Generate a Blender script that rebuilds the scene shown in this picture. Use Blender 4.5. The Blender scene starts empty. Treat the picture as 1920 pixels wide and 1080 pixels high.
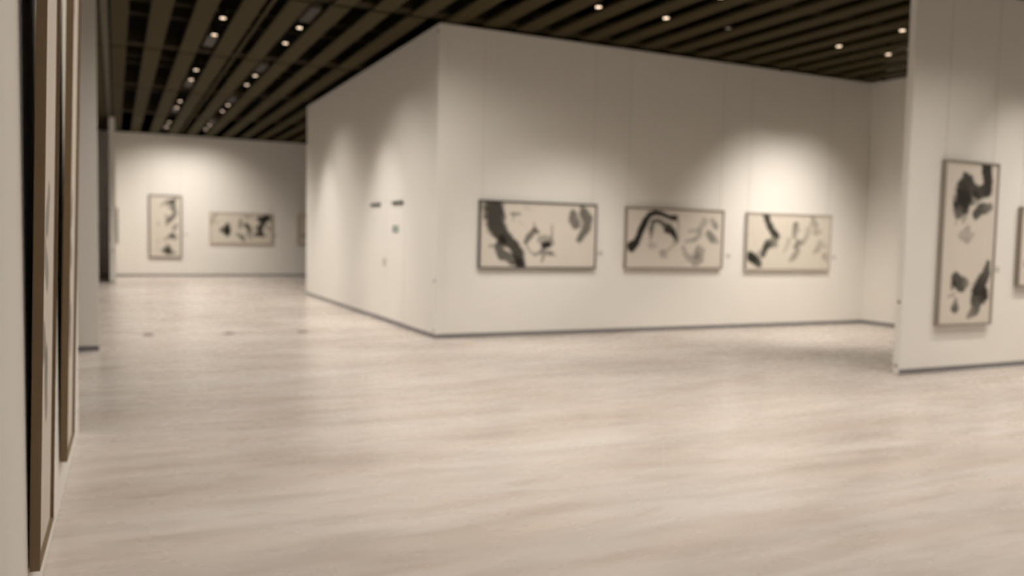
import bpy, bmesh, math, random
import numpy as np
from mathutils import Matrix, Vector

random.seed(7)
scene = bpy.context.scene
col = scene.collection

# ---------------------------------------------------------------- camera
EYE = 1.55
FPX, YAW, PITCH, ROLL = 1547.3, 0.449249, -0.062204, 0.021232
Fv = Vector((math.sin(YAW)*math.cos(PITCH), math.cos(YAW)*math.cos(PITCH), math.sin(PITCH)))
Rv = Vector((math.cos(YAW), -math.sin(YAW), 0.0))
Uv = Rv.cross(Fv)
R2 = Rv*math.cos(ROLL) + Uv*math.sin(ROLL)
U2 = -Rv*math.sin(ROLL) + Uv*math.cos(ROLL)
cam_data = bpy.data.cameras.new('camera')
cam_data.sensor_fit = 'HORIZONTAL'
cam_data.sensor_width = 36.0
cam_data.lens = FPX/1920*36.0
cam_data.clip_start = 0.05
cam_data.clip_end = 200
cam_data.dof.use_dof = True            # the photograph is focused short of everything it shows
cam_data.dof.focus_distance = 2.3
cam_data.dof.aperture_fstop = 1.65
cam = bpy.data.objects.new('camera', cam_data)
cam.matrix_world = Matrix(((R2.x, U2.x, -Fv.x, 0), (R2.y, U2.y, -Fv.y, 0), (R2.z, U2.z, -Fv.z, EYE), (0, 0, 0, 1)))
col.objects.link(cam)
scene.camera = cam

# ---------------------------------------------------------------- world, exposure
world = bpy.data.worlds.new('world')
scene.world = world
world.use_nodes = True
world.node_tree.nodes['Background'].inputs['Color'].default_value = (1.0, 0.86, 0.7, 1)
world.node_tree.nodes['Background'].inputs['Strength'].default_value = 0.0
scene.view_settings.view_transform = 'Standard'
scene.view_settings.look = 'None'
scene.view_settings.exposure = -0.05
scene.view_settings.gamma = 1.0
scene.view_settings.use_curve_mapping = False
scene.cycles.sample_clamp_indirect = 4.0
LAMP = (1.0, 0.925, 0.83)               # warm halogen spots
WASH_W, DOWN_W = 200.0, 150.0

# ---------------------------------------------------------------- room measures (metres)
H = 4.666                              # wall tops / ceiling panels
XC, YF = 4.316, 11.577                 # corner of the long wall and the corridor wall
YB, YFAR = 20.84, 29.612
XR = 13.219                            # right-hand inner corner
XP, YP = 8.445, 6.80                   # free-standing partition at the right
PITCHX, X0 = 0.557, -0.07              # ceiling panels

# ---------------------------------------------------------------- materials
def nm(name):
    m = bpy.data.materials.new(name); m.use_nodes = True
    return m, m.node_tree.nodes, m.node_tree.links, m.node_tree.nodes['Principled BSDF']
def flat(name, c, rough=0.6, spec=0.3, metal=0.0, var=0.06, scale=6.0):
    m, n, l, b = nm(name)
    tc = n.new('ShaderNodeTexCoord'); ns = n.new('ShaderNodeTexNoise')
    ns.inputs['Scale'].default_value = scale; ns.inputs['Detail'].default_value = 3
    l.new(tc.outputs['Object'], ns.inputs['Vector'])
    mx = n.new('ShaderNodeMix'); mx.data_type = 'RGBA'
    mx.inputs[6].default_value = tuple(v*(1-var) for v in c)+(1,)
    mx.inputs[7].default_value = tuple(min(1, v*(1+var)) for v in c)+(1,)
    l.new(ns.outputs['Fac'], mx.inputs[0]); l.new(mx.outputs[2], b.inputs['Base Color'])
    b.inputs['Roughness'].default_value = rough
    b.inputs['Specular IOR Level'].default_value = spec
    b.inputs['Metallic'].default_value = metal
    return m
def mat_floor():
    m, n, l, b = nm('pale_stone_floor')
    tc = n.new('ShaderNodeTexCoord')
    def noise(sc, rot, scale, detail, dist=0.0):
        mp = n.new('ShaderNodeMapping'); mp.inputs['Scale'].default_value = sc; mp.inputs['Rotation'].default_value = (0, 0, rot)
        ns = n.new('ShaderNodeTexNoise'); ns.inputs['Scale'].default_value = scale; ns.inputs['Detail'].default_value = detail
        ns.inputs['Distortion'].default_value = dist
        l.new(tc.outputs['Object'], mp.inputs['Vector']); l.new(mp.outputs['Vector'], ns.inputs['Vector'])
        return ns.outputs['Fac']
    def ramp(f, stops):
        r = n.new('ShaderNodeValToRGB'); e = r.color_ramp.elements
        e[0].position, e[0].color = stops[0][0], stops[0][1]+(1,)
        e[1].position, e[1].color = stops[-1][0], stops[-1][1]+(1,)
        for p_, c_ in stops[1:-1]:
            q = e.new(p_); q.color = c_+(1,)
        l.new(f, r.inputs['Fac']); return r.outputs['Color']
    def mul(a, bb, f=1.0):
        x = n.new('ShaderNodeMix'); x.data_type = 'RGBA'; x.blend_type = 'MULTIPLY'; x.inputs[0].default_value = f
        l.new(a, x.inputs[6]); l.new(bb, x.inputs[7]); return x.outputs[2]
    base = ramp(noise((0.42, 1.5, 1), 0.10, 1.0, 4, 0.5), [(0.30, (0.55, 0.49, 0.445)), (0.5, (0.64, 0.585, 0.54)), (0.70, (0.70, 0.655, 0.615))])
    streak = ramp(noise((0.8, 4.5, 1), 0.12, 1.3, 5, 0.35), [(0.32, (0.86, 0.835, 0.815)), (0.55, (1, 1, 1)), (0.8, (1.0, 0.99, 0.98))])
    pink = ramp(noise((0.5, 2.2, 1), -0.05, 1.7, 3, 0.4), [(0.4, (1, 1, 1)), (0.75, (1.0, 0.945, 0.91))])
    fleck = ramp(noise((1.6, 5.0, 1), 0.1, 1.1, 2), [(0.20, (0.84, 0.80, 0.77)), (0.36, (1, 1, 1))])
    c = mul(mul(mul(base, streak, 0.9), pink), fleck, 0.8)
    l.new(c, b.inputs['Base Color'])
    rr = n.new('ShaderNodeMapRange'); rr.inputs['To Min'].default_value = 0.23; rr.inputs['To Max'].default_value = 0.32
    l.new(noise((1, 2, 1), 0.1, 2.0, 3), rr.inputs['Value']); l.new(rr.outputs['Result'], b.inputs['Roughness'])
    b.inputs['Specular IOR Level'].default_value = 0.5
    return m
def mat_paper(name, c, ink):
    m, n, l, b = nm(name)
    at = n.new('ShaderNodeAttribute'); at.attribute_name = 'ink'
    tc = n.new('ShaderNodeTexCoord'); ns = n.new('ShaderNodeTexNoise'); ns.inputs['Scale'].default_value = 5; ns.inputs['Detail'].default_value = 4
    l.new(tc.outputs['Object'], ns.inputs['Vector'])
    pm = n.new('ShaderNodeMix'); pm.data_type = 'RGBA'
    pm.inputs[6].default_value = tuple(v*0.95 for v in c)+(1,); pm.inputs[7].default_value = tuple(v*1.04 for v in c)+(1,)
    l.new(ns.outputs['Fac'], pm.inputs[0])
    mx = n.new('ShaderNodeMix'); mx.data_type = 'RGBA'; mx.inputs[7].default_value = ink+(1,)
    l.new(at.outputs['Fac'], mx.inputs[0]); l.new(pm.outputs[2], mx.inputs[6]); l.new(mx.outputs[2], b.inputs['Base Color'])
    b.inputs['Roughness'].default_value = 0.8; b.inputs['Specular IOR Level'].default_value = 0.15
    return m
def emit(name, c, s):
    m, n, l, b = nm(name)
    b.inputs['Base Color'].default_value = c+(1,)
    b.inputs['Emission Color'].default_value = c+(1,); b.inputs['Emission Strength'].default_value = s
    return m
M = {
 'floor': mat_floor(),
 'wall': flat('matte_white_paint', (0.915, 0.888, 0.838), 0.75, 0.2, var=0.015, scale=1.5),
 'base': flat('blue_grey_metal_skirting', (0.22, 0.215, 0.225), 0.45, 0.4),
 'panel': flat('olive_brown_mesh_panel', (0.054, 0.042, 0.017), 0.8, 0.15, var=0.10, scale=40),
 'rail': flat('brown_metal_rail', (0.085, 0.070, 0.045), 0.6, 0.3),
 'plenum': flat('black_plenum', (0.006, 0.006, 0.005), 0.95, 0.05),
 'beam': flat('dark_brown_beam', (0.030, 0.024, 0.013), 0.9, 0.1),
 'grille': flat('dull_grey_grille', (0.055, 0.051, 0.043), 0.5, 0.3),
 'housing': flat('black_lamp_housing', (0.012, 0.012, 0.012), 0.5, 0.3),
 'lens': emit('lit_lamp_lens', (1.0, 0.76, 0.55), 2.2),
 'paper': mat_paper('xuan_paper_and_ink', (0.76, 0.70, 0.62), (0.016, 0.016, 0.012)),
 'cream': mat_paper('cream_paper_and_ink', (0.76, 0.70, 0.605), (0.014, 0.016, 0.010)),
 'charcoal': flat('charcoal_frame', (0.085, 0.082, 0.076), 0.5, 0.35),
 'taupe': flat('brown_grey_frame', (0.29, 0.24, 0.20), 0.5, 0.35),
 'pale_taupe': flat('pale_grey_frame', (0.50, 0.45, 0.405), 0.5, 0.35),
 'warm_grey': flat('warm_grey_frame', (0.32, 0.285, 0.245), 0.5, 0.35),
 'brown': flat('dark_brown_frame', (0.11, 0.078, 0.066), 0.5, 0.35),
 'tan': flat('tan_wood_frame', (0.42, 0.34, 0.26), 0.5, 0.35),
 'wood': flat('olive_brown_wood_frame', (0.235, 0.165, 0.095), 0.55, 0.3, var=0.12, scale=9),
 'backing': flat('black_backing_board', (0.010, 0.009, 0.008), 0.9, 0.1),
 'wire': flat('pale_steel_wire', (0.66, 0.63, 0.59), 0.5, 0.4),
 'card': flat('white_caption_card', (0.80, 0.77, 0.73), 0.6, 0.2),
 'print': flat('grey_print', (0.48, 0.46, 0.44), 0.7, 0.2),
 'closer': flat('dark_green_grey_metal', (0.055, 0.075, 0.075), 0.4, 0.4),
 'green': flat('green_sign_face', (0.045, 0.17, 0.125), 0.5, 0.3),
 'white': flat('white_pictogram', (0.72, 0.74, 0.70), 0.5, 0.3),
 'socket': flat('dull_floor_socket_metal', (0.26, 0.235, 0.215), 0.45, 0.4),
 'bolt': flat('dark_socket_plug', (0.16, 0.14, 0.13), 0.5, 0.4),
 'handle': flat('satin_steel_handle', (0.55, 0.52, 0.48), 0.45, 0.4, metal=0.2),
}

# ---------------------------------------------------------------- helpers
def link(name, me, mat=None, parent=None, loc=(0, 0, 0), rot=(0, 0, 0)):
    o = bpy.data.objects.new(name, me)
    col.objects.link(o)
    if mat is not None and me is not None and not me.materials:
        me.materials.append(mat)
    o.location = loc; o.rotation_euler = rot
    if parent is not None: o.parent = parent
    return o
def tag(o, label=None, cat=None, group=None, kind=None):
    if label: o['label'] = label
    if cat: o['category'] = cat
    if group: o['group'] = group
    if kind: o['kind'] = kind
    return o
def bm_box(bm, x0, x1, y0, y1, z0, z1):
    v = [bm.verts.new(p) for p in ((x0,y0,z0),(x1,y0,z0),(x1,y1,z0),(x0,y1,z0),(x0,y0,z1),(x1,y0,z1),(x1,y1,z1),(x0,y1,z1))]
    for f in ((3,2,1,0),(4,5,6,7),(0,1,5,4),(1,2,6,5),(2,3,7,6),(3,0,4,7)):
        bm.faces.new([v[i] for i in f])
def bm_cyl(bm, x, y, z0, z1, r0, r1=None, seg=16):
    r1 = r0 if r1 is None else r1
    a = [bm.verts.new((x+r0*math.cos(t), y+r0*math.sin(t), z0)) for t in [2*math.pi*i/seg for i in range(seg)]]
    b = [bm.verts.new((x+r1*math.cos(t), y+r1*math.sin(t), z1)) for t in [2*math.pi*i/seg for i in range(seg)]]
    for i in range(seg):
        j = (i+1) % seg
        bm.faces.new((a[i], a[j], b[j], b[i]))
    bm.faces.new(a[::-1]); bm.faces.new(b)
def done(bm, name):
    bmesh.ops.recalc_face_normals(bm, faces=bm.faces[:])
    me = bpy.data.meshes.new(name); bm.to_mesh(me); bm.free(); return me
def boxmesh(name, x0, x1, y0, y1, z0, z1, bevel=0.0):
    bm = bmesh.new(); bm_box(bm, x0, x1, y0, y1, z0, z1)
    if bevel:
        bmesh.ops.bevel(bm, geom=bm.edges[:], offset=bevel, segments=2, affect='EDGES', profile=0.5)
    return done(bm, name)
def box(name, x0, x1, y0, y1, z0, z1, mat, parent=None, bevel=0.0, loc=(0, 0, 0), rot=(0, 0, 0)):
    return link(name, boxmesh(name, x0, x1, y0, y1, z0, z1, bevel), mat, parent, loc, rot)
def struct(o):
    o['kind'] = 'structure'; return o
# ink strokes per picture: (across, down, radius / height, darkness)
STROKES = {
 'trunk': [
  [(0.102,-0.001,0.134,0.92),(0.115,0.209,0.151,0.92),(0.125,0.37,0.128,0.92),(0.2,0.529,0.096,0.92),(0.266,0.64,0.074,0.92),(0.318,0.777,0.084,0.92),(0.342,0.928,0.072,0.92)],
  [(0.18,0.58,0.059,0.82),(0.147,0.706,0.054,0.82),(0.185,0.805,0.066,0.82),(0.257,0.866,0.074,0.82),(0.328,0.928,0.059,0.82)],
  [(0.077,0.683,0.018,0.5),(0.132,0.657,0.031,0.5)],
  [(0.255,0.176,0.022,0.5),(0.325,0.171,0.018,0.5)],
  [(0.283,0.186,0.015,0.35),(0.265,0.288,0.01,0.35)],
  [(0.38,0.066,0.038,0.1),(0.423,0.101,0.026,0.1)],
  [(0.314,0.285,0.018,0.12),(0.357,0.321,0.013,0.12)],
  [(0.384,0.598,0.036,0.72),(0.404,0.534,0.046,0.72),(0.458,0.417,0.036,0.72),(0.479,0.442,0.033,0.72)],
  [(0.448,0.29,0.01,0.3),(0.457,0.405,0.028,0.5)],
  [(0.385,0.649,0.018,0.4),(0.423,0.762,0.017,0.4),(0.466,0.799,0.026,0.5),(0.508,0.773,0.018,0.5)],
  [(0.51,0.568,0.058,0.5),(0.567,0.579,0.07,0.5),(0.61,0.616,0.041,0.5)],
  [(0.54,0.657,0.049,0.97),(0.582,0.643,0.049,0.97)],
  [(0.521,0.747,0.041,0.6),(0.606,0.784,0.036,0.6)],
  [(0.609,0.565,0.023,0.45),(0.608,0.333,0.017,0.3)],
  [(0.537,0.824,0.026,0.5),(0.525,0.913,0.017,0.5)],
  [(0.606,0.771,0.023,0.4),(0.649,0.821,0.012,0.4)],
  [(0.798,0.14,0.054,0.72),(0.792,0.232,0.072,0.72),(0.815,0.322,0.059,0.72)],
  [(0.873,0.017,0.041,0.6),(0.888,0.081,0.054,0.75),(0.933,0.21,0.072,0.75),(0.929,0.355,0.066,0.75),(0.882,0.476,0.054,0.75),(0.855,0.555,0.041,0.75)],
  [(0.862,0.162,0.049,0.4),(0.872,0.318,0.049,0.4)],
 ],
 'arch': [
  [(0.053,0.641,0.066,0.98),(0.095,0.572,0.058,0.98),(0.138,0.394,0.053,0.98),(0.182,0.215,0.046,0.98),(0.226,0.09,0.039,0.98),(0.28,0.053,0.036,0.98),(0.358,0.077,0.028,0.98),(0.421,0.122,0.025,0.98),(0.483,0.132,0.039,0.98)],
  [(0.241,0.513,0.022,0.4),(0.246,0.335,0.039,0.75),(0.26,0.212,0.032,0.75),(0.313,0.189,0.028,0.75),(0.369,0.248,0.039,0.75),(0.409,0.315,0.064,0.95),(0.457,0.368,0.05,0.95),(0.497,0.464,0.039,0.95),(0.522,0.546,0.022,0.5)],
  [(0.506,0.104,0.019,0.7),(0.525,0.283,0.017,0.35),(0.529,0.477,0.018,0.3)],
  [(0.22,0.2,0.053,0.2),(0.297,0.128,0.033,0.2),(0.454,0.217,0.05,0.2)],
  [(0.243,0.622,0.046,0.32),(0.29,0.621,0.039,0.2)],
  [(0.37,0.757,0.058,0.42),(0.402,0.797,0.033,0.3)],
  [(0.491,0.561,0.039,0.35),(0.462,0.645,0.025,0.2),(0.416,0.701,0.033,0.25)],
  [(0.643,0.361,0.032,0.25),(0.744,0.344,0.039,0.3)],
  [(0.802,0.173,0.053,0.35),(0.759,0.315,0.046,0.3),(0.761,0.413,0.039,0.35),(0.708,0.499,0.039,0.48),(0.608,0.544,0.025,0.3)],
  [(0.887,0.154,0.039,0.35),(0.929,0.266,0.039,0.58)],
  [(0.854,0.41,0.053,0.62),(0.894,0.479,0.058,0.68),(0.958,0.547,0.032,0.3)],
  [(0.587,0.655,0.032,0.4),(0.604,0.752,0.039,0.35),(0.653,0.835,0.046,0.42),(0.716,0.89,0.064,0.48),(0.762,0.833,0.064,0.48),(0.775,0.693,0.053,0.42),(0.743,0.652,0.046,0.42)],
  [(0.721,0.75,0.053,0.4),(0.726,0.778,0.053,0.4)],
  [(0.561,0.906,0.025,0.1),(0.607,0.905,0.025,0.1)],
 ],
 'bend': [
  [(0.207,-0.006,0.055,0.92),(0.238,0.146,0.049,0.92),(0.287,0.298,0.055,0.92),(0.333,0.386,0.06,0.96),(0.311,0.477,0.049,0.6),(0.236,0.531,0.055,0.88),(0.214,0.634,0.055,0.92),(0.192,0.737,0.043,0.8)],
  [(0.34,0.553,0.036,0.6),(0.255,0.582,0.036,0.6)],
  [(0.03,0.765,0.055,0.96),(0.092,0.828,0.068,0.98),(0.147,0.916,0.049,0.85)],
  [(0.165,0.712,0.049,0.35),(0.134,0.789,0.049,0.35)],
  [(0.567,0.182,0.049,0.62),(0.562,0.286,0.049,0.58),(0.557,0.391,0.043,0.5)],
  [(0.605,0.284,0.023,0.3),(0.623,0.29,0.018,0.3)],
  [(0.605,0.519,0.055,0.62),(0.582,0.585,0.049,0.62),(0.602,0.663,0.049,0.48),(0.554,0.781,0.043,0.5),(0.514,0.847,0.03,0.3)],
  [(0.491,0.471,0.043,0.25),(0.47,0.601,0.036,0.2),(0.438,0.667,0.03,0.2)],
  [(0.767,0.001,0.036,0.32),(0.789,0.118,0.055,0.48),(0.825,0.182,0.043,0.42),(0.756,0.159,0.036,0.3)],
  [(0.725,0.279,0.055,0.3),(0.704,0.411,0.043,0.3),(0.656,0.505,0.036,0.48)],
  [(0.821,0.301,0.049,0.38),(0.881,0.299,0.036,0.25)],
  [(0.88,0.524,0.049,0.3),(0.85,0.631,0.049,0.36),(0.809,0.684,0.03,0.25)],
  [(0.942,0.562,0.036,0.2),(0.96,0.588,0.026,0.2)],
  [(0.949,0.761,0.055,0.36),(0.977,0.827,0.03,0.25)],
 ],
 'beast': [
  [(0.779,0.014,0.026,0.95),(0.808,0.077,0.027,0.95),(0.805,0.157,0.027,0.95),(0.65,0.177,0.027,0.9),(0.541,0.162,0.024,0.9),(0.41,0.125,0.037,0.93),(0.352,0.194,0.047,0.97),(0.327,0.251,0.047,0.97),(0.285,0.308,0.024,0.8)],
  [(0.585,0.213,0.026,0.6),(0.554,0.236,0.017,0.6)],
  [(0.621,0.309,0.022,0.87),(0.704,0.279,0.022,0.87),(0.878,0.265,0.016,0.7)],
  [(0.241,0.354,0.007,0.3),(0.237,0.382,0.006,0.3)],
  [(0.381,0.346,0.014,0.42),(0.366,0.363,0.009,0.42)],
  [(0.464,0.413,0.019,0.42),(0.347,0.448,0.013,0.32),(0.473,0.464,0.019,0.42),(0.592,0.44,0.01,0.25)],
  [(0.907,0.621,0.013,0.8),(0.883,0.684,0.024,0.87),(0.789,0.748,0.032,0.93),(0.745,0.793,0.04,0.96),(0.837,0.816,0.032,0.96),(0.722,0.862,0.032,0.87),(0.713,0.908,0.024,0.8),(0.581,0.953,0.012,0.6)],
  [(0.291,0.714,0.024,0.87),(0.403,0.754,0.027,0.87),(0.473,0.748,0.019,0.7)],
  [(0.246,0.759,0.016,0.6),(0.231,0.771,0.011,0.6)],
  [(0.316,0.85,0.01,0.5),(0.308,0.9,0.022,0.82)],
  [(0.274,0.816,0.009,0.3),(0.153,0.827,0.005,0.3)],
 ],
 'column': [
  [(0.857,0.027,0.017,0.5),(0.702,0.091,0.036,0.92),(0.494,0.106,0.022,0.5),(0.339,0.164,0.017,0.2)],
  [(0.78,0.102,0.022,0.65),(0.78,0.187,0.028,0.65),(0.598,0.166,0.022,0.4)],
  [(0.702,0.201,0.019,0.5),(0.832,0.26,0.029,0.6),(0.703,0.359,0.03,0.75),(0.574,0.422,0.03,0.65),(0.548,0.471,0.021,0.3)],
  [(0.521,0.313,0.017,0.4),(0.599,0.385,0.023,0.5)],
  [(0.858,0.468,0.023,0.45),(0.781,0.53,0.027,0.6)],
  [(0.73,0.652,0.041,0.8),(0.807,0.676,0.029,0.6)],
  [(0.627,0.665,0.023,0.4),(0.472,0.714,0.021,0.35)],
  [(0.422,0.897,0.024,0.65),(0.576,0.872,0.041,0.9),(0.576,0.811,0.023,0.6)],
  [(0.576,0.921,0.036,0.85),(0.808,0.933,0.017,0.45)],
  [(0.277,0.437,0.016,0.3),(0.269,0.473,0.015,0.3)],
  [(0.267,0.74,0.016,0.2),(0.254,0.764,0.015,0.2)],
  [(0.242,0.849,0.013,0.2),(0.23,0.873,0.012,0.2)],
 ],
 'trio': [
  [(0.803,0.154,0.071,0.92),(0.886,0.15,0.09,0.98),(0.931,0.071,0.079,0.98),(0.96,0.146,0.062,0.8)],
  [(0.868,0.246,0.071,0.9),(0.823,0.4,0.071,0.85),(0.806,0.572,0.071,0.9),(0.835,0.705,0.062,0.87),(0.9,0.732,0.034,0.5)],
  [(0.759,0.459,0.062,0.6),(0.805,0.477,0.052,0.7)],
  [(0.751,0.687,0.071,0.8),(0.816,0.686,0.062,0.8)],
  [(0.916,0.397,0.034,0.4),(0.981,0.491,0.039,0.5)],
  [(0.489,0.206,0.052,0.5),(0.481,0.431,0.052,0.62),(0.472,0.505,0.026,0.3)],
  [(0.583,0.371,0.062,0.87),(0.63,0.501,0.062,0.82),(0.631,0.652,0.086,0.5),(0.659,0.802,0.062,0.3)],
  [(0.581,0.089,0.071,0.35),(0.701,0.083,0.034,0.2)],
  [(0.436,0.693,0.043,0.5),(0.511,0.785,0.062,0.78),(0.544,0.897,0.043,0.6)],
  [(0.185,0.55,0.071,0.72),(0.269,0.566,0.105,0.96)],
  [(0.268,0.419,0.079,0.87),(0.269,0.677,0.075,0.87)],
  [(0.092,0.022,0.034,0.45),(0.037,0.189,0.039,0.4),(0.018,0.336,0.034,0.35)],
  [(0.092,0.296,0.043,0.25),(0.111,0.296,0.034,0.25)],
 ],
}

# ================================================================ the setting
struct(box('floor', -6.3, 13.6, -6.3, 30.0, -0.12, 0.0, M['floor']))

ceiling = struct(box('ceiling', -6.3, 13.6, -6.3, 30.0, H+0.75, H+0.85, M['plenum']))
JOINTS = [-6.1, -1.72, 2.70, 7.10, 11.50, 15.88, 20.33, 24.85, 29.60]
panel_me = {}
for k in range(-11, 25):
    x0 = X0 + PITCHX*k
    if k == -1:
        continue                                         # the partition track runs here
    if k < -1: x0 += 0.06
    for j in range(len(JOINTS)-1):
        if k < -3 and j > 2: continue
        if k > 8 and (j == 4 or j > 4 and k > 14): continue
        ln = JOINTS[j+1]-JOINTS[j]-0.10
        key = (round(ln, 2), k == 0)
        if key not in panel_me:
            w0 = 0.035 if k == 0 else 0.0
            bm = bmesh.new(); bm_box(bm, w0, 0.278, 0, ln, 0, 0.045)
            bmesh.ops.bevel(bm, geom=bm.edges[:], offset=0.004, segments=1, affect='EDGES')
            me = done(bm, 'ceiling_panel'); me.materials.append(M['panel']); panel_me[key] = me
        link('ceiling_panel', panel_me[key], None, ceiling, (x0, JOINTS[j]+0.05, H))
for y in JOINTS[1:-1]:                                   # beams over the panel joints, seen through the gaps
    box('cross_beam', -6.2, 13.5, y-0.14, y+0.14, H+0.06, H+0.30, M['beam'], ceiling)
for y in (0.5, 4.9, 9.3, 13.7, 14.6, 18.1, 18.9, 22.5, 26.9):
    box('cross_beam', -6.2, 4.3 if y > YF else 13.5, y-0.10, y+0.10, H+0.28, H+0.46, M['beam'], ceiling)
for y0, y1 in ((-1.6, 11.4), (11.6, 26.0)):
    box('track_cover', -0.165, -0.065, y0, y1, H-0.004, H+0.05, M['rail'], ceiling)
box('ceiling_panel', -0.62, -0.19, 15.93, 29.55, H, H+0.045, M['panel'], ceiling)
box('ceiling_panel', -0.62, -0.19, -1.67, 15.83, H, H+0.045, M['panel'], ceiling)

def wall_part(root, name, *a):
    return box(name, *a, M['wall'], root, bevel=0.003)
# long front wall: core with movable panels set proud of it, and a panel end at the corner
wf = struct(box('wall_front', XC+0.01, XR+0.1, YF+0.008, YF+0.10, 0.005, H-0.012, M['wall']))
for a, b in ((XC+0.001, 4.455), (4.458, 8.905), (8.908, XR)):
    wall_part(wf, 'wall_panel', a, b, YF, YF+0.012, 0.005, H-0.015)
# corridor wall beside it
wc = struct(box('wall_corridor', XC+0.008, XC+0.12, YF+0.101, YB, 0.005, H-0.012, M['wall']))
for a, b in ((YF+0.004, YF+0.103), (YF+0.106, 13.075), (15.085, YB)):
    wall_part(wc, 'wall_panel', XC, XC+0.012, a, b, 0.005, H-0.015)
wall_part(wc, 'wall_panel', XC, XC+0.012, 13.078, 15.082, 2.125, H-0.015)
struct(box('wall_return', XC+0.125, XR, YB-0.12, YB, 0.005, H-0.012, M['wall']))
struct(box('wall_far', -6.2, XR, YFAR, YFAR+0.12, 0.005, H-0.012, M['wall']))
struct(box('wall_right', XR+0.101, XR+0.22, -6.2, YFAR+0.12, 0.0, H+0.7, M['wall']))
wall_in = struct(box('wall_right_inner', XR, XR+0.1, -6.0, YF, 0.005, H-0.012, M['wall']))
struct(box('wall_back', -6.2, XR+0.1, -6.22, -6.1, 0.0, H+0.7, M['wall']))
struct(box('wall_outer', -6.22, -6.201, -6.1, YFAR, 0.0, H+0.7, M['wall']))
wp = struct(box('wall_partition', XP+0.002, XR-0.01, YP+0.006, YP+0.094, 0.005, H-0.006, M['wall']))
wall_part(wp, 'wall_panel', XP, XR-0.012, YP, YP+0.007, 0.005, H-0.008)
wall_part(wp, 'panel_end', XP-0.006, XP+0.004, YP+0.004, YP+0.096, 0.005, H-0.008)
struct(box('wall_end', -3.6, -0.187, YF+0.02, YF+0.12, 0.005, H-0.012, M['wall']))
# near left wall, turned about a degree
LROT = -0.0158
wl = struct(box('wall_left', -0.12, 0.0, -10.0, 2.831, 0.004, H-0.012, M['wall'], None, 0.0, (-0.300, 4.119, 0), (0, 0, LROT)))
wd = struct(box('wall_divider', -0.125, 0.028, 26.06, YFAR-0.01, 0.035, H-0.006, M['wall']))
for z0, z1, nm_ in ((0.0, 0.034, 'foot'),):
    box(nm_, -0.075, -0.02, 26.075, 26.135, z0, z1+0.004, M['bolt'], wd)

def skirting(side, *a):
    return struct(box('baseboard_'+side, *a, M['base']))
BH = 0.062
skirting('front', XC-0.004, XR-0.004, YF-0.006, YF+0.004, 0.0, BH)
skirting('corridor', XC-0.006, XC+0.004, YF-0.0055, YB, 0.0, BH)
skirting('far', -6.1, XR, YFAR-0.006, YFAR+0.004, 0.0, BH)
skirting('right', XR-0.006, XR+0.004, YP+0.1, YF-0.007, 0.0, BH)
skirting('partition', XP-0.008, XR-0.02, YP-0.006, YP+0.004, 0.0, BH)
skirting('end', -3.5, -0.186, YF+0.014, YF+0.024, 0.0, BH)

# panel-end lock plugs
def plug(root, x, y, z, ax, r=0.016):
    bm = bmesh.new(); bm_cyl(bm, 0, 0, 0, 0.006, r, r*0.8, 14)
    me = done(bm, 'lock_plug')
    rot = (0, -math.pi/2, 0) if ax == 'x' else (math.pi/2, 0, 0)
    o = link('lock_plug', me, M['bolt'], None, (x, y, z), rot)
    o.parent = root; o.matrix_parent_inverse = Matrix.Identity(4)
    return o
for z in (0.105, 0.862, 4.55):
    plug(wc, XC-0.001, YF+0.055, z, 'x', 0.022)
for z in (0.10, 0.868):
    plug(wp, XP-0.0065, YP+0.05, z, 'x', 0.02)
plug(wd, -0.05, 26.061, 0.91, 'y', 0.028)

# double door in the corridor wall
door = bpy.data.objects.new('door_1', None); col.objects.link(door); door.location = (XC, 14.08, 0)
struct(door)
for s in (-1, 1):
    a, b = (0.006, 1.0) if s > 0 else (-1.0, -0.006)
    leaf = box('door_leaf', -0.004, 0.007, a, b, 0.066, 2.12, M['wall'], door, 0.002)
    box('kick_strip', -0.0085, -0.003, a+0.002, b-0.002, 0.066, 0.068, M['base'], leaf)
    ca, cb = (0.36, 0.95) if s > 0 else (-0.95, -0.36)
    cl = box('door_closer', -0.034, -0.006, ca, cb, 2.058, 2.102, M['closer'], door, 0.006)
    box('closer_arm', -0.040, -0.034, ca+0.08, cb-0.16, 2.085, 2.095, M['closer'], cl)
    hd = box('door_handle', -0.05, -0.035, s*0.04-0.007, s*0.04+0.007, 1.0, 1.12, M['handle'], door, 0.004)
    for z in (1.015, 1.105):
        box('handle_stud', -0.036, -0.004, s*0.04-0.005, s*0.04+0.005, z-0.005, z+0.005, M['handle'], hd)
# ================================================================ things
# green notice on the right-hand door leaf
es = bpy.data.objects.new('door_sign', None); col.objects.link(es); es.location = (XC-0.005, 13.545, 1.635)
tag(es, 'small green sign plate with pale pictogram on the white double door', 'sign')
box('sign_plate', -0.006, 0, -0.15, 0.15, -0.055, 0.055, M['green'], es, 0.002)
bm = bmesh.new()
bm_box(bm, -0.0075, -0.006, -0.105, -0.02, -0.035, 0.035)
bm_box(bm, -0.0075, -0.006, 0.02, 0.05, -0.03, 0.028)
bm_box(bm, -0.0075, -0.006, 0.05, 0.085, -0.008, 0.008)
link('pictogram', done(bm, 'pictogram'), M['white'], es)

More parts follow.
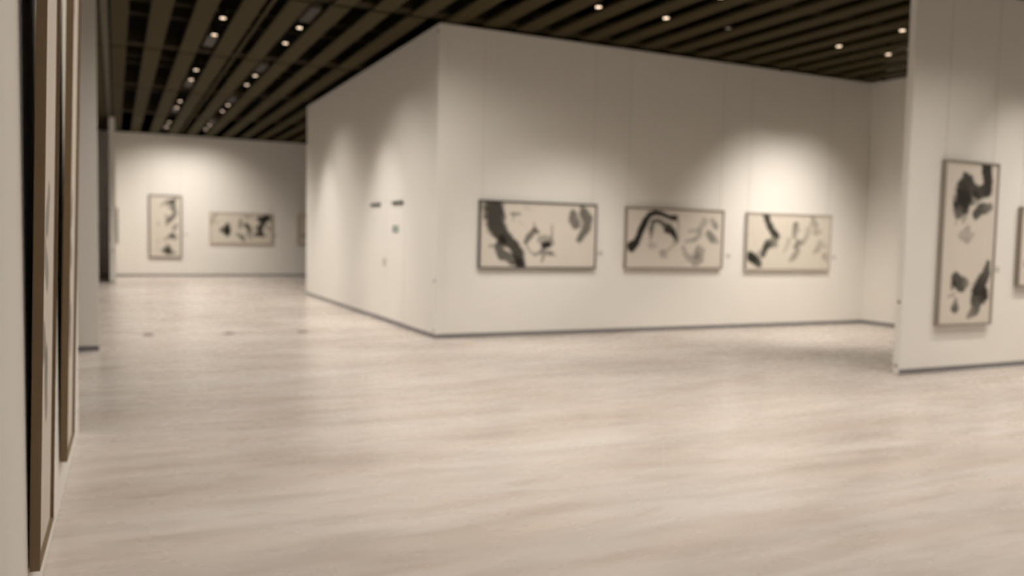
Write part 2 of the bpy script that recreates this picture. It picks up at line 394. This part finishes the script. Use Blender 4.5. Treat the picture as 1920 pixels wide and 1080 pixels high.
# ---------------------------------------------------------------- pictures
def vnoise(x, y, sc, seed):
    r = np.random.RandomState(seed); g = r.rand(64, 64)
    u, v = x*sc, y*sc
    i, j = np.floor(u).astype(int), np.floor(v).astype(int)
    fu, fv = u-i, v-j
    fu, fv = fu*fu*(3-2*fu), fv*fv*(3-2*fv)
    G = lambda a, b: g[a % 64, b % 64]
    return (G(i, j)*(1-fu)+G(i+1, j)*fu)*(1-fv)+(G(i, j+1)*(1-fu)+G(i+1, j+1)*fu)*fv
def paper_mesh(name, w, h, strokes, seed, step, fat=1.0):
    """sheet in the local XZ plane facing -Y, ink density stored per vertex"""
    nx, nz = max(8, int(w/step)), max(8, int(h/step))
    u, v = np.meshgrid(np.linspace(0, 1, nx+1), np.linspace(0, 1, nz+1))
    x, y = u*w, v*h
    wob = (vnoise(x, y, 9, seed)-0.5)*0.55 + (vnoise(x, y, 30, seed+1)-0.5)*0.45
    tone = 0.74 + 0.26*vnoise(x, y, 7, seed+2) + 0.18*(vnoise(x*0.4+y*0.3, y, 40, seed+3)-0.5)
    clear = np.ones_like(x)
    for s in strokes:
        d = np.full_like(x, 9.0); dk = np.zeros_like(x)
        for (a, b) in zip(s[:-1], s[1:]):
            ax, ay, bx, by = a[0]*w, a[1]*h, b[0]*w, b[1]*h
            L2 = (bx-ax)**2+(by-ay)**2+1e-9
            t = np.clip(((x-ax)*(bx-ax)+(y-ay)*(by-ay))/L2, 0, 1)
            rr = (a[2]+(b[2]-a[2])*t)*h*fat
            q = np.hypot(x-ax-t*(bx-ax), y-ay-t*(by-ay))/rr
            m = q < d; d = np.where(m, q, d); dk = np.where(m, a[3]+(b[3]-a[3])*t, dk)
        e = np.clip((1.22-(d+wob*0.6))/0.5, 0, 1); e = e*e*(3-2*e)
        clear *= 1-np.clip(e*dk*np.clip(tone+0.25*dk, 0, 1), 0, 0.985)
    ink = (1-clear).ravel()
    co = np.stack([(u-0.5)*w, np.zeros_like(u), (0.5-v)*h], -1).reshape(-1, 3)
    idx = np.arange((nx+1)*(nz+1)).reshape(nz+1, nx+1)
    f = np.stack([idx[:-1, :-1], idx[1:, :-1], idx[1:, 1:], idx[:-1, 1:]], -1).reshape(-1, 4)
    me = bpy.data.meshes.new(name); me.from_pydata(co.tolist(), [], f.tolist())
    at = me.attributes.new('ink', 'FLOAT', 'POINT'); at.data.foreach_set('value', ink.astype(np.float32))
    return me
def frame_mesh(w, h, bar, depth):
    """four mitred bars around an opening; back at y=0, front at y=-depth"""
    bm = bmesh.new()
    O = [(-w/2, -h/2), (w/2, -h/2), (w/2, h/2), (-w/2, h/2)]
    sx, sz = w/2-bar, h/2-bar
    I = [(-sx, -sz), (sx, -sz), (sx, sz), (-sx, sz)]
    V = lambda p, y: bm.verts.new((p[0], y, p[1]))
    ob, of = [V(p, 0) for p in O], [V(p, -depth) for p in O]
    ib, if_ = [V(p, 0) for p in I], [V(p, -depth) for p in I]
    for i in range(4):
        j = (i+1) % 4
        bm.faces.new((ob[i], ob[j], of[j], of[i])); bm.faces.new((of[i], of[j], if_[j], if_[i]))
        bm.faces.new((if_[i], if_[j], ib[j], ib[i])); bm.faces.new((ib[i], ib[j], ob[j], ob[i]))
    return done(bm, 'frame')
def picture(name, label, cx, cz, wall_xy, rz, w, h, frame_mat, strokes, seed, group=None, paper='paper', bar=0.026,
            depth=0.05, wires=True, step=0.011, tilt=0.0, gap=0.012, wire_top=None, fat=1.0):
    """root at the middle of the lower edge against the wall; local -Y faces the room"""
    r = bpy.data.objects.new(name, None); col.objects.link(r)
    r.location = (wall_xy[0], wall_xy[1], cz-h/2); r.rotation_euler = (tilt, 0, rz)
    tag(r, label, 'picture', group)
    link('frame', frame_mesh(w, h, bar, depth), M[frame_mat], r, (0, -gap, h/2))
    box('backing_board', -w/2+0.006, w/2-0.006, -0.010, -0.002, -h/2+0.006, h/2-0.006, M['backing'], r, 0, (0, -gap, h/2))
    pm = paper_mesh('ink_paper', w-2*bar+0.004, h-2*bar+0.004, strokes, seed, step, fat)
    link('ink_paper', pm, M[paper], r, (0, -gap-depth+0.014, h/2))
    if wires:
        top = (wire_top or H-0.02)-(cz-h/2)
        for s in (-1, 1):
            bm = bmesh.new(); bm_cyl(bm, 0, 0, h-0.01, top, 0.0025, 0.0025, 8)
            link('hanging_wire', done(bm, 'hanging_wire'), M['wire'], r, (s*(w/2-0.06), -0.007, 0))
    return r
S = STROKES
picture('ink_painting', 'charcoal framed wide ink painting with broad dark trunk-like stroke, beside the wall corner',
        6.02, 1.576, (6.02, YF), 0, 2.075, 1.045, 'charcoal', S['trunk'], 11, fat=1.25)
picture('ink_painting', 'brown-grey framed wide ink painting with a tall arched black stroke, between two others',
        8.64, 1.568, (8.645, YF), 0, 2.05, 1.035, 'taupe', S['arch'], 21, bar=0.030, fat=1.4)
picture('ink_painting', 'pale grey framed wide ink painting with angular bent black stroke, next to inner room corner',
        11.22, 1.558, (11.222, YF), 0, 2.06, 1.045, 'pale_taupe', S['bend'], 31, paper='cream', bar=0.030, fat=1.45)
picture('ink_painting', 'tall grey-framed ink painting with heavy black blots on free-standing white partition',
        9.493, 1.578, (9.495, YP), 0, 1.005, 2.02, 'warm_grey', S['beast'], 41, fat=1.75, bar=0.026, step=0.009)
thin = [[(0.06,0.72,0.05,0.4),(0.10,0.66,0.04,0.5),(0.13,0.78,0.03,0.4)],[(0.3,0.2,0.05,0.7),(0.42,0.5,0.07,0.9),(0.36,0.8,0.05,0.7)],
        [(0.6,0.3,0.04,0.6),(0.7,0.45,0.05,0.8),(0.62,0.75,0.04,0.5)],[(0.82,0.35,0.05,0.7),(0.88,0.7,0.05,0.7)]]
picture('ink_painting', 'grey framed wide picture beside the tall one on the free-standing partition',
        11.51, 1.556, (11.51, YP), 0, 2.05, 1.03, 'taupe', thin, 51, bar=0.026, step=0.016)
picture('ink_painting', 'tall dark brown framed calligraphy column on the far white wall',
        1.513, 1.632, (1.513, YFAR), 0, 1.01, 2.06, 'brown', S['column'], 61, fat=1.35, bar=0.036, step=0.012)
picture('ink_painting', 'wide tan framed calligraphy with three black characters on the far white wall',
        3.92, 1.62, (3.92, YFAR), 0, 2.05, 1.055, 'tan', S['trio'], 71, fat=1.3, paper='cream', bar=0.03, step=0.012)
picture('ink_painting', 'pale framed wide picture on the far wall, mostly hidden behind the corridor wall',
        6.84, 1.625, (6.84, YFAR), 0, 2.05, 1.05, 'tan', thin, 81, bar=0.03, step=0.02)
picture('ink_painting', 'framed picture on the corridor-facing side of the thin far partition wall',
        27.4, 1.62, (0.028, 27.4), math.pi/2, 2.05, 1.03, 'taupe', thin, 91, bar=0.03, depth=0.055, step=0.03)
picture('ink_painting', 'framed picture on the hidden side of the thin far partition wall',
        27.4, 1.66, (-0.125, 27.4), -math.pi/2, 2.05, 1.0, 'taupe', thin, 95, bar=0.03, depth=0.045, step=0.03)

# two very tall scroll frames on the near left wall, tops leaning out on their wires
def leftwall(yalong):
    c, s = math.cos(LROT), math.sin(LROT)
    return (-0.300 - s*(yalong-4.119), 4.119 + c*(yalong-4.119))
scroll = [[(0.2,0.05,0.03,0.5),(0.35,0.09,0.03,0.5)],[(0.1,0.2,0.02,0.5),(0.16,0.24,0.02,0.5)],[(0.1,0.36,0.025,0.45),(0.2,0.39,0.02,0.4)],
          [(0.55,0.48,0.02,0.45),(0.45,0.52,0.025,0.5)],[(0.25,0.55,0.02,0.4),(0.5,0.60,0.025,0.5)],
          [(0.15,0.66,0.02,0.45),(0.32,0.70,0.03,0.55)],[(0.5,0.73,0.03,0.6),(0.55,0.80,0.02,0.5)]]
for yc, w, z0, seed, lab in ((3.885, 0.63, 0.228, 101, 'tall brown scroll frame on near left wall, farther from its open end'),
                             (5.413, 0.665, 0.262, 111, 'tall brown scroll frame on near left wall, beside its open end')):
    px, py = leftwall(yc)
    r = picture('scroll_frame', lab, 0, z0+1.4, (px, py), math.pi/2+LROT, w, 2.8, 'wood', scroll, seed,
                group='tall leaning scroll frames', bar=0.013, depth=0.036, wires=False, step=0.012, tilt=0.0235, gap=0.004)
    for s in (-1, 1):
        bm = bmesh.new(); bm_cyl(bm, 0, 0, 0, 1.5, 0.003, 0.003, 8)
        o = link('hanging_wire', done(bm, 'hanging_wire'), M['wire'], r, (s*(w/2-0.08), -0.008, 2.77), (-0.0235, 0, 0))

# caption cards
def card(x, y, z, label, w=0.11, h=0.075):
    r = bpy.data.objects.new('caption_card', None); col.objects.link(r); r.location = (x, y, z); tag(r, label, 'card', 'caption cards by the pictures')
    box('card', -w/2, w/2, -0.004, 0, -h/2, h/2, M['card'], r)
    bm = bmesh.new()
    for i in range(4):
        bm_box(bm, -w*0.38, w*(0.38-0.12*(i % 2)), -0.0046, -0.004, h*(0.28-0.19*i)-0.004, h*(0.28-0.19*i)+0.004)
    link('print', done(bm, 'print'), M['print'], r)
card(7.17, YF, 1.305, 'small caption card right of the charcoal framed ink painting')
card(9.835, YF, 1.285, 'small caption card right of the brown-grey framed ink painting')
card(12.40, YF, 1.28, 'small caption card right of the pale grey framed ink painting')
card(10.135, YP, 1.265, 'small caption card right of the tall picture on the partition')
card(2.136, YFAR, 1.383, 'small caption card right of the tall brown frame, far wall')
card(5.06, YFAR, 1.40, 'small caption card right of the wide tan frame, far wall')

# floor sockets in the opening to the far room
for x, y in ((0.433, 13.127), (1.551, 13.022), (2.635, 12.94)):
    r = bpy.data.objects.new('floor_socket', None); col.objects.link(r); r.location = (x, y, 0.0)
    tag(r, 'flat metal floor socket lid set in the pale floor before the far room', 'socket', 'floor sockets in a row')
    box('lid', -0.07, 0.07, -0.11, 0.11, 0.0, 0.004, M['socket'], r, 0.0015)
    box('lid_flap', -0.055, 0.055, -0.03, 0.09, 0.004, 0.006, M['bolt'], r)

# ---------------------------------------------------------------- ceiling fittings
tr = bpy.data.objects.new('lighting_track', None); col.objects.link(tr); tr.location = (1.99, 11.7, H)
tag(tr, 'thin brown lighting track running in a dark gap between ceiling panels', 'track')
box('rail', -0.022, 0.022, 0, 17.8, 0.03, 0.07, M['panel'], tr)
for i in range(9):
    box('hanger', -0.006, 0.006, 0.8+2*i, 0.815+2*i, 0.07, 0.75, M['rail'], tr)
def grille(x, y0, y1, label):
    r = bpy.data.objects.new('ceiling_grille', None); col.objects.link(r); r.location = (x, y0, H+0.02)
    tag(r, label, 'grille', 'grey ceiling grilles')
    box('plate', -0.075, 0.075, 0, y1-y0, 0.012, 0.73, M['rail'], r)
    for i in range(5):
        xx = -0.064+0.032*i
        box('slat', xx-0.009, xx+0.009, 0.01, y1-y0-0.01, 0.0, 0.012, M['grille'], r)
for j in range(4):
    grille(1.465, 14.42+4.43*j, 15.25+4.43*j, 'narrow grey slotted grille in ceiling gap, just past a pair of lit lamps')
for j in range(4):
    grille(2.577, 11.85+4.43*j, 12.72+4.43*j, 'narrow grey slotted grille in ceiling gap, just before a pair of lit lamps')

bm = bmesh.new(); bm_cyl(bm, 0, 0, 0.006, 0.19, 0.050, 0.046, 20); bm_cyl(bm, 0, 0, 0.19, 0.75, 0.012, 0.012, 8)
housing_me = done(bm, 'housing'); housing_me.materials.append(M['housing'])
bm = bmesh.new(); bm_cyl(bm, 0, 0, 0.0, 0.006, 0.038, 0.038, 20)
lens_me = done(bm, 'lens'); lens_me.materials.append(M['lens'])
def spot_data(name, watts, half_deg, blend):
    d = bpy.data.lights.new(name, 'SPOT'); d.energy = watts; d.color = LAMP
    d.spot_size = math.radians(2*half_deg); d.spot_blend = blend; d.shadow_soft_size = 0.08
    return d
SD = {'down_far': spot_data('down_far', DOWN_W*1.5, 68, 1.0), 'down_mid': spot_data('down_mid', DOWN_W*0.66, 82, 1.0),
      'down_near': spot_data('down_near', DOWN_W*0.58, 62, 1.0), 'side': spot_data('side', DOWN_W*1.25, 29, 1.0),
      'wash': spot_data('wash', WASH_W*0.42, 33, 1.0), 'wash_long': spot_data('wash_long', WASH_W*0.92, 33, 1.0),
      'wash_b': spot_data('wash_b', WASH_W*1.35, 44, 1.0), 'wash_long_b': spot_data('wash_long_b', WASH_W*2.3, 38, 1.0),
      'wash_far': spot_data('wash_far', WASH_W*1.2, 58, 1.0)}
OFF = []
def downlight(x, y, kind, aim=None):
    r = bpy.data.objects.new('downlight', None); col.objects.link(r); r.location = (x, y, H)
    if y > YF: where, grp = 'over the passage leading to the far wall', 'spotlights over the passage'
    else: where, grp = 'over the main room before the three wide pictures', 'spotlights over the main room'
    tag(r, 'small lit ceiling spotlight '+where, 'spotlight', grp)
    link('housing', housing_me, None, r); link('lens', lens_me, None, r)
    v = Vector((x, y, H-0.012-EYE)); d_ = v.dot(Fv)       # lamps of the same ceiling rows that lie outside the picture say so
    out = d_ <= 0 or abs(FPX*v.dot(R2)/d_) > 960 or abs(FPX*v.dot(U2)/d_) > 540
    OFF.append(out)
    o = bpy.data.objects.new('lamp_%02d_offscreen' % sum(OFF) if out else 'lamp', SD[kind]); col.objects.link(o); o.parent = r; o.location = (0, 0, -0.012)
    if aim is not None:
        d = Vector(aim)-Vector((x, y, H)); o.rotation_euler = d.to_track_quat('-Z', 'Y').to_euler()
GX = [0.349+PITCHX*k for k in range(2, 23, 2)]          # every other gap: 1.46 ... 12.6
PY = lambda j: (8.6+4.43*j, 9.77+4.43*j)
for i, x in enumerate(GX):
    for j in range(-2, 5):
        for n_, y in enumerate(PY(j)):
            if y > YF and x > 4.0: continue
            if j > 0 and x > 3.2: continue                # no lamps in the gap along the corridor wall
            if j in (1, 2) and n_ == 1 and i == 1:        # turned to the corridor wall
                downlight(x, y, 'side', (XC, y-0.05, 0.7))
            elif j == 4 and n_ == 1:
                downlight(x, y, 'wash_far', (x+0.1, YFAR, 0.9))
            elif j == 0 and n_ == 1 and i in (4, 5, 8, 9):
                downlight(x, y, 'wash_b' if i > 7 else 'wash', (x+(0.35 if i in (4, 8) else -0.2), YF, -0.7))
            elif j == 0 and n_ == 0 and i in (4, 5, 8):
                downlight(x, y, 'wash_long_b' if i > 7 else 'wash_long', (x+(0.35 if i in (4, 8) else -0.2), YF, -0.7))
            elif j == 0 and (i in (6, 7) or i == 3 and n_ == 1 or i == 9 and n_ == 0):
                continue
            elif j == -1 and n_ == 1 and i in (8, 9):
                downlight(x, y, 'wash_long', (x+0.2, YP, 0.6))
            elif i == 10 and j == 0: continue
            elif j == -2 and (n_ == 0 or 1 < i < 6): continue
            else:
                downlight(x, y, 'down_far' if j > 0 else 'down_mid' if j == 0 or i == 0 else 'down_near')
r = bpy.data.objects.new('downlight', None); col.objects.link(r); r.location = (8.147, 9.77, H)
tag(r, 'small round unlit spotlight in a ceiling gap, between lit ones before the long wall', 'spotlight')
link('housing', housing_me, None, r)
bm = bmesh.new(); bm_cyl(bm, 0, 0, 0.0, 0.006, 0.038, 0.038, 20); link('lens', done(bm, 'unlit_lens'), M['handle'], r)
